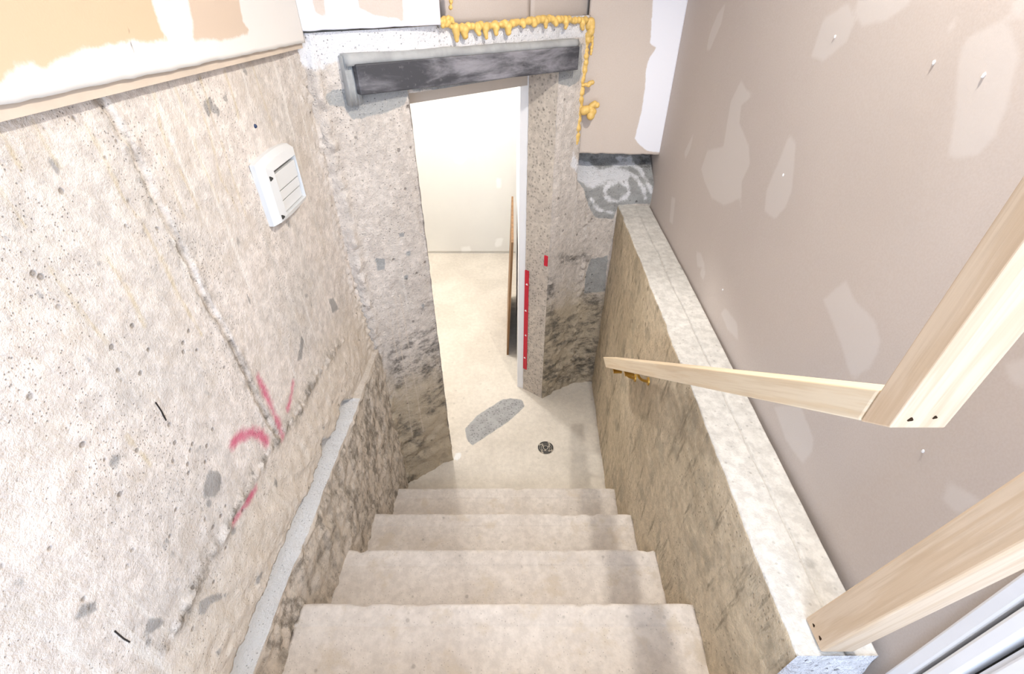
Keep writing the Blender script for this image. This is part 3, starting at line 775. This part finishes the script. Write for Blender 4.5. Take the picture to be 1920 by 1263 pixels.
# ---- doorway trim close on the right
def vboard(name, y0, y1, proud, mat, parent=None, bev=0.003):
    x = RW(0.27)
    return from_bm(name, box_bm(x - proud, x + 0.03, y0, y1, 0.0, ZTOP - 0.02, bev), mat, parent)
tr = vboard('trim_1', 0.2795, 0.302, 0.010, M['white'], bev=0.004); tag(tr, 'white door casing beside the plasterboard wall', kind='structure')
vboard('casing_bead', 0.250, 0.2735, 0.014, M['white'], tr, 0.005)
vboard('gap_backing', 0.20, 0.30, -0.012, M['slot'], tr, 0)
dr = vboard('door_1', -0.60, 0.2435, 0.004, M['white'], bev=0.004); tag(dr, 'white door beside the stair top', kind='structure')
vboard('edge_strip', 0.205, 0.236, 0.010, M['white'], dr, 0.004)

# ================================================================== THINGS
# ---- staircase
R_, T_, Y1 = 0.20, 0.2598, 1.359
st = empty('staircase', (-0.05, 1.0, 0))
tag(st, 'bare pale concrete stairs going down to the basement floor', 'staircase')
for i in range(1, 7):
    yn = Y1 - T_ * (i - 1); yb = yn - T_ - (0.012 if i < 6 else 0.0)
    z = R_ * i
    nx = 96
    xr = lambda y: SWB(y) + (SWT(y) - SWB(y)) * z / 1.2 + 0.006
    prof = [(yn - 0.004, z - R_ - (0.0 if i == 1 else 0.02)), (yn - 0.003, z - 0.10), (yn, z - 0.030), (yn - 0.0015, z - 0.010), (yn - 0.006, z - 0.003), (yn - 0.014, z - 0.0012)]
    prof += [(yn - t, z - 0.0010) for t in (0.025, 0.036, 0.047, 0.054)] + [(yn - 0.058, z - 0.0006), (yn - 0.061, z - 0.0030), (yn - 0.065, z)]
    prof += [(yn - t, z) for t in np.arange(0.08, T_ - 0.004, 0.012)] + [(yb, z), (yb, z - R_ - 0.02)]
    pr = np.array(prof)
    Tn = np.linspace(0, 1, nx)
    Yg = np.repeat(pr[:, :1], nx, 1); Zg = np.repeat(pr[:, 1:], nx, 1)
    xl = -0.578
    Xg = xl + (np.vectorize(xr)(Yg) - xl) * Tn[None, :]
    k = np.arange(len(prof))
    lip = np.exp(-((k - 3.5) / 1.3) ** 2)[:, None]
    chip = np.clip(fbm(Xg, Xg * 0 + i, 26, 3, 110 + i) - 0.28, 0, 1)
    Yg = Yg + lip * (0.0016 * fbm(Xg, Xg * 0, 18, 3, 120 + i) - 0.022 * chip)
    Zg = Zg + lip * (0.0012 * fbm(Xg, Xg * 0, 12, 3, 130 + i) - 0.006 * chip) + 0.0022 * fbm(Xg, Yg, 6, 3, 140 + i) * (Zg > z - 0.005)
    # the ends sag where the concrete meets the side walls
    endd = np.exp(-((1 - Tn) / 0.018) ** 2)[None, :] * (Zg > z - 0.02)
    Zg = Zg - endd * 0.012 * (0.6 + 0.4 * fbm(Yg, Yg * 0, 40, 2, 150 + i))
    me = grid_mesh('step', Xg, Yg, Zg)
    bm = bmesh.new(); bm.from_mesh(me)
    bd = [e for e in bm.edges if e.is_boundary]
    bmesh.ops.holes_fill(bm, edges=bd, sides=0)
    bm.to_mesh(me); bm.free()
    link('step', me, M['step'], st, True)

# ---- floor drain
dc = on_z(1023, 839, 0); dc.z = 0.002
dn = empty('floor_drain', dc); tag(dn, 'round black slotted drain grate in the concrete floor', 'drain')
def ring_bm(r0, r1, z0, z1_, a0=0, a1=math.tau, n=40):
    b = bmesh.new(); full = abs(a1 - a0 - math.tau) < 1e-6
    rows = []
    for i in range(n if full else n + 1):
        a = a0 + (a1 - a0) * i / n
        c, s = math.cos(a), math.sin(a)
        rows.append([b.verts.new((dc.x + r * c, dc.y + r * s, z)) for r, z in ((r0, z0), (r1, z0), (r1, z1_), (r0, z1_))])
    m_ = len(rows)
    for i in range(m_ if full else m_ - 1):
        p, q_ = rows[i], rows[(i + 1) % m_]
        for k in range(4): b.faces.new([p[k], p[(k+1) % 4], q_[(k+1) % 4], q_[k]])
    if not full: b.faces.new(rows[0][::-1]); b.faces.new(rows[-1])
    return b
from_bm('grate_plate', ring_bm(0.001, 0.046, -0.004, 0.0015), plain('dusty_grate', srgb(176, 166, 150), 0.8, nscale=60, namp=0.2), dn)
for rad, n, w in ((0.040, 4, 0.0036), (0.030, 4, 0.0034), (0.020, 3, 0.0034)):
    for k in range(n):
        a = math.tau * k / n + rad * 30
        from_bm('slot', ring_bm(rad - w, rad + w, 0.0, 0.0030, a, a + math.tau / n * 0.76, 12), M['black'], dn)
from_bm('centre_cap', ring_bm(0.0005, 0.011, 0.0, 0.0032), M['black'], dn)

# ---- wood members
def frame_matrix(origin, xaxis, up):
    x = Vector(xaxis).normalized(); z = Vector(up); z = (z - x * z.dot(x)).normalized(); y = z.cross(x)
    m = Matrix((x, y, z)).transposed().to_4x4(); m.translation = origin
    return m
def hexa(name, corners, mat, parent, bev=0.004):
    """box from 8 world corners (4 at one end, 4 at the other); local X along the grain"""
    a = sum((Vector(c) for c in corners[:4]), Vector()) / 4; e = sum((Vector(c) for c in corners[4:]), Vector()) / 4
    mw = frame_matrix(a, e - a, (0.31, 0.2, 0.9) if abs((e - a).normalized().z) < 0.9 else (1, 0, 0))
    inv = mw.inverted()
    b = bmesh.new()
    vs_ = [b.verts.new(inv @ Vector(c)) for c in corners]
    for f in [(3,2,1,0),(4,5,6,7),(0,1,5,4),(1,2,6,5),(2,3,7,6),(3,0,4,7)]: b.faces.new([vs_[i] for i in f])
    if bev: bevel(b, bev, 3)
    o = from_bm(name, b, mat, None)
    o.matrix_world = mw
    if parent:
        o.parent = parent
        o.matrix_parent_inverse = Matrix.Translation(-Vector(parent.location))
    return o
def disc(name, c, n, r, mat, parent, depth=0.0006):
    b = bmesh.new()
    bmesh.ops.create_cone(b, cap_ends=True, segments=14, radius1=r, radius2=r * 0.92, depth=depth * 2)
    for v in b.verts:
        k = 1 + 0.22 * math.sin(3.1 * math.atan2(v.co.y, v.co.x) + r * 900); v.co.x *= k; v.co.y *= k
    q = Vector((0, 0, 1)).rotation_difference(Vector(n))
    b.transform(Matrix.Translation(c) @ q.to_matrix().to_4x4())
    return from_bm(name, b, mat, parent)
XR, XW = 0.410, 0.0605
def cam_pt(x, u, v):                                   # point with known x seen at (u, v)
    d = ray(u, v); k = x / d.x
    return Vector((d.x * k, d.y * k, CAM_H + d.z * k))
n_top, n_bot = cam_pt(XR, 1651, 732), cam_pt(XR, 1610, 787)
f_top, f_bot = cam_pt(XR, 1130.5, 669), cam_pt(XR, 1136, 689)
ny = 0.379
n_top.y = n_bot.y = ny
hr = empty('handrail', (XR + 0.03, ny, n_bot.z))
tag(hr, 'pale pine handrail sloping down the stairs, butted against a hanging post', 'handrail')
W = Vector((XW, 0, 0))
hexa('rail', [n_bot, n_bot + W, n_top + W, n_top, f_bot, f_bot + W, f_top + W, f_top], M['pine_pale'], hr, 0.003)
pb = cam_pt(XR, 1668, 802); yb = pb.y
nb2 = Vector((XR, ny - 0.001, n_bot.z)); pz = pb.z
top = ZTOP - 0.005
hexa('post', [Vector((XR, yb, pz)), Vector((XR + XW, yb, pz)), nb2 + W, nb2, Vector((XR, yb, top)), Vector((XR + XW, yb, top)), Vector((XR + XW, ny - 0.001, top)), Vector((XR, ny - 0.001, top))], M['pine'], hr, 0.0022)
for (u, v, r) in ((1707, 786, 0.0030), (1753, 782, 0.0024)):
    d = ray(u, v); k = yb / d.y
    disc('screw_hole', Vector((d.x * k, yb, CAM_H + d.z * k)), (0, -1, 0), r, M['hole'], hr)
dirn = (f_top - n_top).normalized()
for t in (0.80, 0.93):                                 # brackets under the lower end
    base = n_bot.lerp(f_bot, t)
    yw = base.y; xw = SWB(yw) + (SWT(yw) - SWB(yw)) * (base.z / 1.2)
    b = bmesh.new()
    # wall rose
    bmesh.ops.create_cone(b, cap_ends=True, segments=16, radius1=0.019, radius2=0.015, depth=0.010)
    b.transform(Matrix.Translation((xw - 0.004, yw, base.z - 0.052)) @ Matrix.Rotation(-math.pi / 2, 4, 'Y'))
    # curved arm
    prev = None
    for k in range(9):
        a = k / 8 * math.pi / 2
        c = Vector((xw - 0.006 - 0.046 * math.sin(a), yw, base.z - 0.052 + 0.048 * (1 - math.cos(a))))
        tdir = Vector((-math.cos(a), 0, math.sin(a))); nn = Vector((math.sin(a), 0, math.cos(a)))
        ring = [b.verts.new(c + (nn * math.cos(q_) + Vector((0, 1, 0)) * math.sin(q_)) * 0.0055) for q_ in [math.tau * j / 8 for j in range(8)]]
        if prev:
            for j in range(8): b.faces.new([prev[j], prev[(j+1) % 8], ring[(j+1) % 8], ring[j]])
        else: b.faces.new(ring)
        prev = ring
    b.faces.new(prev)
    box_bm(XR + 0.008, XR + 0.042, yw - 0.022, yw + 0.022, base.z - 0.006, base.z + 0.002, 0, b)
    from_bm('bracket', b, M['brass'], hr, False)

ZL = LEDGE(0.33) + 0.001
A, B, Cc = on_z(1510, 1158, ZL), on_z(1537, 1222, ZL), on_z(1598, 1217, ZL)
x0 = (A.x + B.x) / 2; x1 = Cc.x; ya, yb2 = A.y, B.y
lean = math.tan(math.radians(6.8)); hgt = ZTOP - 0.02 - ZL
lp = empty('timber_post', (x0 + 0.03, (ya + yb2) / 2, ZL))
tag(lp, 'leaning square timber post with two screw holes standing on the concrete ledge end', 'post')
lo = [Vector((x0, yb2, ZL)), Vector((x1, yb2, ZL)), Vector((x1, ya, ZL)), Vector((x0, ya, ZL))]
hexa('shaft', lo + [c + Vector((0, -lean * hgt, hgt)) for c in lo], M['pine'], lp, 0.004)
for (u, v, r) in ((1526, 1172, 0.0030), (1538, 1196, 0.0036)):
    disc('screw_hole', cam_pt(x0, u, v), (-1, 0, 0), r, M['hole'], lp)

# ---- vent cover on the left wall
VP_ = Plane((LW0[0] + 0.012, LW0[1]), (PA[0] + 0.012, PA[1]))
TL, TR, BR, BL = VP_.sz(473, 303), VP_.sz(541, 274), VP_.sz(566, 376), VP_.sz(514, 421)
s0, s1 = (TL[0] + BL[0]) / 2, (TR[0] + BR[0]) / 2
zt_, zb_ = (TL[1] + TR[1]) / 2, (BL[1] + BR[1]) / 2
vc = empty('vent_cover', PL.at((s0 + s1) / 2, zb_, 0.004)); tag(vc, 'white plastic vent cover with three flaps screwed to the concrete wall', 'vent')
def sbox(sa, sb, za_, zb__, o0, o1, bev, name, mat, parent):
    b = strip(PL, sa, sb, za_, za_, zb__, zb__, o0, o1)
    if bev: bevel(b, bev, 3)
    return from_bm(name, b, mat, parent)
w = s1 - s0; hh = zt_ - zb_
def vent_frame():
    b = bmesh.new()
    n = 10
    ix0, ix1 = s0 + w * 0.20, s1 - w * 0.10
    iz0, iz1 = zb_ + hh * 0.10, zt_ - hh * 0.16
    out, fac, inn = [], [], []
    def arc(z, bul, k):                                # bowed top and bottom edges
        t = k / n
        return (s0 + w * t, z + bul * (1 - (2 * t - 1) ** 2))
    outer = [arc(zb_, -hh * 0.035, k) for k in range(n + 1)] + [arc(zt_, hh * 0.05, n - k) for k in range(n + 1)]
    inner = [(ix0 + (ix1 - ix0) * k / n, iz0) for k in range(n + 1)] + [(ix1 + (ix0 - ix1) * k / n, iz1) for k in range(n + 1)]
    cx, cz = (s0 + s1) / 2, (zt_ + zb_) / 2
    ins = lambda p, f: (cx + (p[0] - cx) * f, cz + (p[1] - cz) * f)
    rings = [[b.verts.new(PL.at(*p, 0.0)) for p in outer], [b.verts.new(PL.at(*p, 0.012)) for p in outer], [b.verts.new(PL.at(*ins(p, 0.90), 0.030)) for p in outer],
             [b.verts.new(PL.at(*p, 0.034)) for p in inner], [b.verts.new(PL.at(*p, 0.012)) for p in inner]]
    m_ = len(outer)
    for r0, r1 in zip(rings[:-1], rings[1:]):
        for i in range(m_): b.faces.new([r0[i], r0[(i+1) % m_], r1[(i+1) % m_], r1[i]])
    return from_bm('frame', b, M['plastic'], vc), (ix0, ix1, iz0, iz1)
_, (ix0, ix1, iz0, iz1) = vent_frame()
sbox(ix0 - 0.002, ix1 + 0.002, iz0 - 0.002, iz1 + 0.002, 0.0, 0.014, 0, 'dark_back', M['slot'], vc)
hs = iz1 - 0.010 - iz0
cuts = [iz0, iz0 + hs * 0.30, iz0 + hs * 0.56, iz0 + hs]
for k in range(3):
    sbox(ix0 + 0.0015, ix1 - 0.0015, cuts[k] + 0.0018, cuts[k + 1] - 0.0018, 0.012, 0.029 - 0.002 * (2 - k), 0.0012, 'flap', M['plastic'], vc)
for t in (0.24, 0.88):
    c = PL.at(s0 + w * 0.10, zt_ - hh * t, 0.0300)
    disc('screw', c, PL.n.to_3d() * 0.8 + Vector((0, -0.5, 0)), 0.0055, M['slot'], vc, 0.003)
# small blue-black plug above the vent
b = bmesh.new(); bmesh.ops.create_icosphere(b, subdivisions=2, radius=0.005)
s_, z_ = PL.sz(*z1(1207, 597)); b.transform(Matrix.Translation(PL.at(s_, z_, hl(s_, z_))))
pg = from_bm('wall_plug', b, plain('blue_plug', srgb(40, 56, 86), 0.4), None, True); tag(pg, 'tiny dark blue plug in the concrete above the vent cover', 'plug')

# ---- red tape on the cut pier face
RVp = Plane(PR, PC)
def tape(name, ua, va, ub, vb, w, label):
    a, c = RVp.sz(ua, va), RVp.sz(ub, vb)
    s = (a[0] + c[0]) / 2
    s = min(max(s, w + 0.001), RVp.L - w - 0.001)
    e = empty(name, RVp.at(s, c[1], 0.004)); tag(e, label, 'tape')
    b = strip(RVp, s - w, s + w, c[1], c[1], a[1], a[1], -0.006, 0.0045)
    from_bm('strip', b, M['red'], e)
    return e, s, a[1], c[1]
e, s_, zt1, zb1 = tape('red_tape', 986, 506, 983, 690, 0.013, 'long vertical red tape strip on the cut pier face')
for k in range(4):
    disc('dot', RVp.at(s_ + 0.002 * (-1) ** k, zt1 - (zt1 - zb1) * (0.12 + 0.25 * k), 0.005), RVp.n.to_3d(), 0.006, M['white'], e, 0.0004)
tape('red_tape', 1024, 479, 1024, 498, 0.010, 'short red mark at the front corner of the pier')

# ---- plywood leaning behind the partition edge
pw = on_z(950, 665, 0)
pb0 = Vector((pw.x, pw.y, 0.0)); pt0 = cam_pt(-0.0075, 957, 464) if False else Vector((-0.004, pw.y + 0.01, 0.88))
tw = Vector((0.014, 0, 0)); dy = Vector((0.0, 0.75, 0))
ps = empty('plywood_sheet', pb0); tag(ps, 'brown plywood sheet leaning on edge behind the white partition', 'plywood')
hexa('sheet', [pb0, pb0 + tw, pb0 + tw + dy, pb0 + dy, pt0, pt0 + tw, pt0 + tw + dy, pt0 + dy], M['ply'], ps, 0.0)

# ---- expanding foam along the seams
def lump(b, c, r, sc=(1, 1, 1)):
    m_ = Matrix.Translation(c) @ Matrix.Diagonal((*[r * s for s in sc], 1))
    bmesh.ops.create_icosphere(b, subdivisions=2, radius=1.0, matrix=m_)
def foam(name, b, parent):
    o = from_bm(name, b, M['foam'], parent, True)
    md = o.modifiers.new('union', 'REMESH'); md.mode = 'VOXEL'; md.voxel_size = 0.0026; md.use_smooth_shade = True
    sm = o.modifiers.new('soft', 'SMOOTH'); sm.factor = 0.5; sm.iterations = 3
    return o
fo = empty('foam_seal', (0.1, 2.05, ZT)); tag(fo, 'yellow expanding foam oozing along the plasterboard seam over the doorway', 'foam')
FP = Plane((-0.20, 1.79), (0.335, 2.275))
def fpt(u, v, off=0.0):
    s, z = FP.sz(u, v); return FP.at(s, z, off)
rnd = random.Random(11)
def chain(b, pts, r, jit, step=0.010):
    for a, c in zip(pts[:-1], pts[1:]):
        n = max(1, int((c - a).length / step))
        for k in range(n):
            p = a.lerp(c, k / n) + Vector((rnd.uniform(-jit, jit), rnd.uniform(-jit, jit), rnd.uniform(-jit, jit)))
            lump(b, p, r * rnd.uniform(0.72, 1.2))
b = bmesh.new()
line = [fpt(*z2(*p)) for p in [(740,98),(790,128),(860,128),(950,120),(1050,110),(1150,96),(1250,92),(1350,95),(1430,98)]]
chain(b, line, 0.012, 0.003)
for (u, v, n, r) in [(790,130,4,.013),(830,140,2,.013),(895,130,2,.010),(932,135,3,.010),(980,130,2,.010),(1035,125,2,.013),(1110,108,1,.009),(1160,100,1,.012),(1215,100,2,.009),(1262,100,1,.010),(1310,105,2,.009),(1390,110,2,.010)]:
    p = fpt(*z2(u, v), 0.006)
    for k in range(n + 1): lump(b, p + Vector((rnd.uniform(-.003, .003), 0, -0.0085 * k)), r * 1.12 * (1 - 0.12 * k))
foam('bead', b, fo)
b = bmesh.new()
for k in range(26):
    lump(b, fpt(*z2(745 + rnd.uniform(-38, 30), 105 + rnd.uniform(-24, 24)), rnd.uniform(0, 0.014)), rnd.uniform(0.005, 0.010))
chain(b, [fpt(*z2(768, -30)), fpt(*z2(770, 10)), fpt(*z2(770, 55))], 0.009, 0.002)
foam('corner_blob', b, fo)
FV = Plane((0.20, 2.236), (0.60, 2.290))
def vpt(u, v, off=0.0):
    s, z = FV.sz(u, v); return FV.at(s, z, off)
fv = empty('foam_bead', vpt(*z2(1370, 690))); tag(fv, 'yellow vertical foam bead with two round blobs beside the doorway', 'foam')
b = bmesh.new()
chain(b, [vpt(*z2(*p)) for p in [(1430,95),(1425,150),(1412,220),(1408,300),(1395,370),(1388,440),(1385,510),(1375,580),(1368,640),(1366,690)]], 0.0125, 0.0022, 0.011)
chain(b, [vpt(*z2(*p)) for p in [(1438,90),(1440,150),(1442,210),(1432,270)]], 0.0075, 0.001)
for k in range(8): lump(b, vpt(*z2(1425 + rnd.uniform(-18, 18), 120 + rnd.uniform(-35, 35)), 0.008), 0.014)
foam('bead', b, fv)
for pts, r in [([(1395,400),(1420,398),(1438,388)], .010), ([(1400,520),(1425,515),(1440,525),(1430,545)], .019), ([(1435,500),(1448,485),(1460,495)], .013)]:
    b = bmesh.new(); chain(b, [vpt(*z2(*p), 0.010) for p in pts], r, 0.002, 0.008); lump(b, vpt(*z2(*pts[-1]), 0.012), r)
    foam('blob', b, fv)

# ---- ceiling lamps (out of view)
def ceiling_lamp(loc, watts, col, zc, label, rad, kind='POINT'):
    e = empty('ceiling_lamp', (loc[0], loc[1], zc)); tag(e, label, 'lamp')
    b = bmesh.new(); bmesh.ops.create_cone(b, cap_ends=True, segments=32, radius1=0.13, radius2=0.13, depth=0.02)
    b.transform(Matrix.Translation((loc[0], loc[1], zc - 0.010))); from_bm('base', b, M['white'], e)
    b = bmesh.new(); bmesh.ops.create_uvsphere(b, u_segments=24, v_segments=12, radius=0.11)
    for v in b.verts: v.co.z *= 0.42
    b.transform(Matrix.Translation((loc[0], loc[1], zc - 0.045))); from_bm('glass_shade', b, M['lamp'], e, True)
    l = bpy.data.lights.new('bulb', kind); l.energy = watts; l.color = col; l.shadow_soft_size = rad
    if kind == 'SPOT': l.spot_size = math.radians(150); l.spot_blend = 0.5
    lo_ = bpy.data.objects.new('bulb', l); C.objects.link(lo_); lo_.location = loc
ceiling_lamp(LAMP_LOC, LAMP_W, (1.0, 0.95, 0.88), ZTOP, 'round white ceiling lamp above the stairs', 0.035, 'SPOT')
ceiling_lamp(ROOM_LAMP_LOC, ROOM_LAMP_W, (1.0, 0.985, 0.96), 2.30, 'round white ceiling lamp in the room beyond', 0.06)
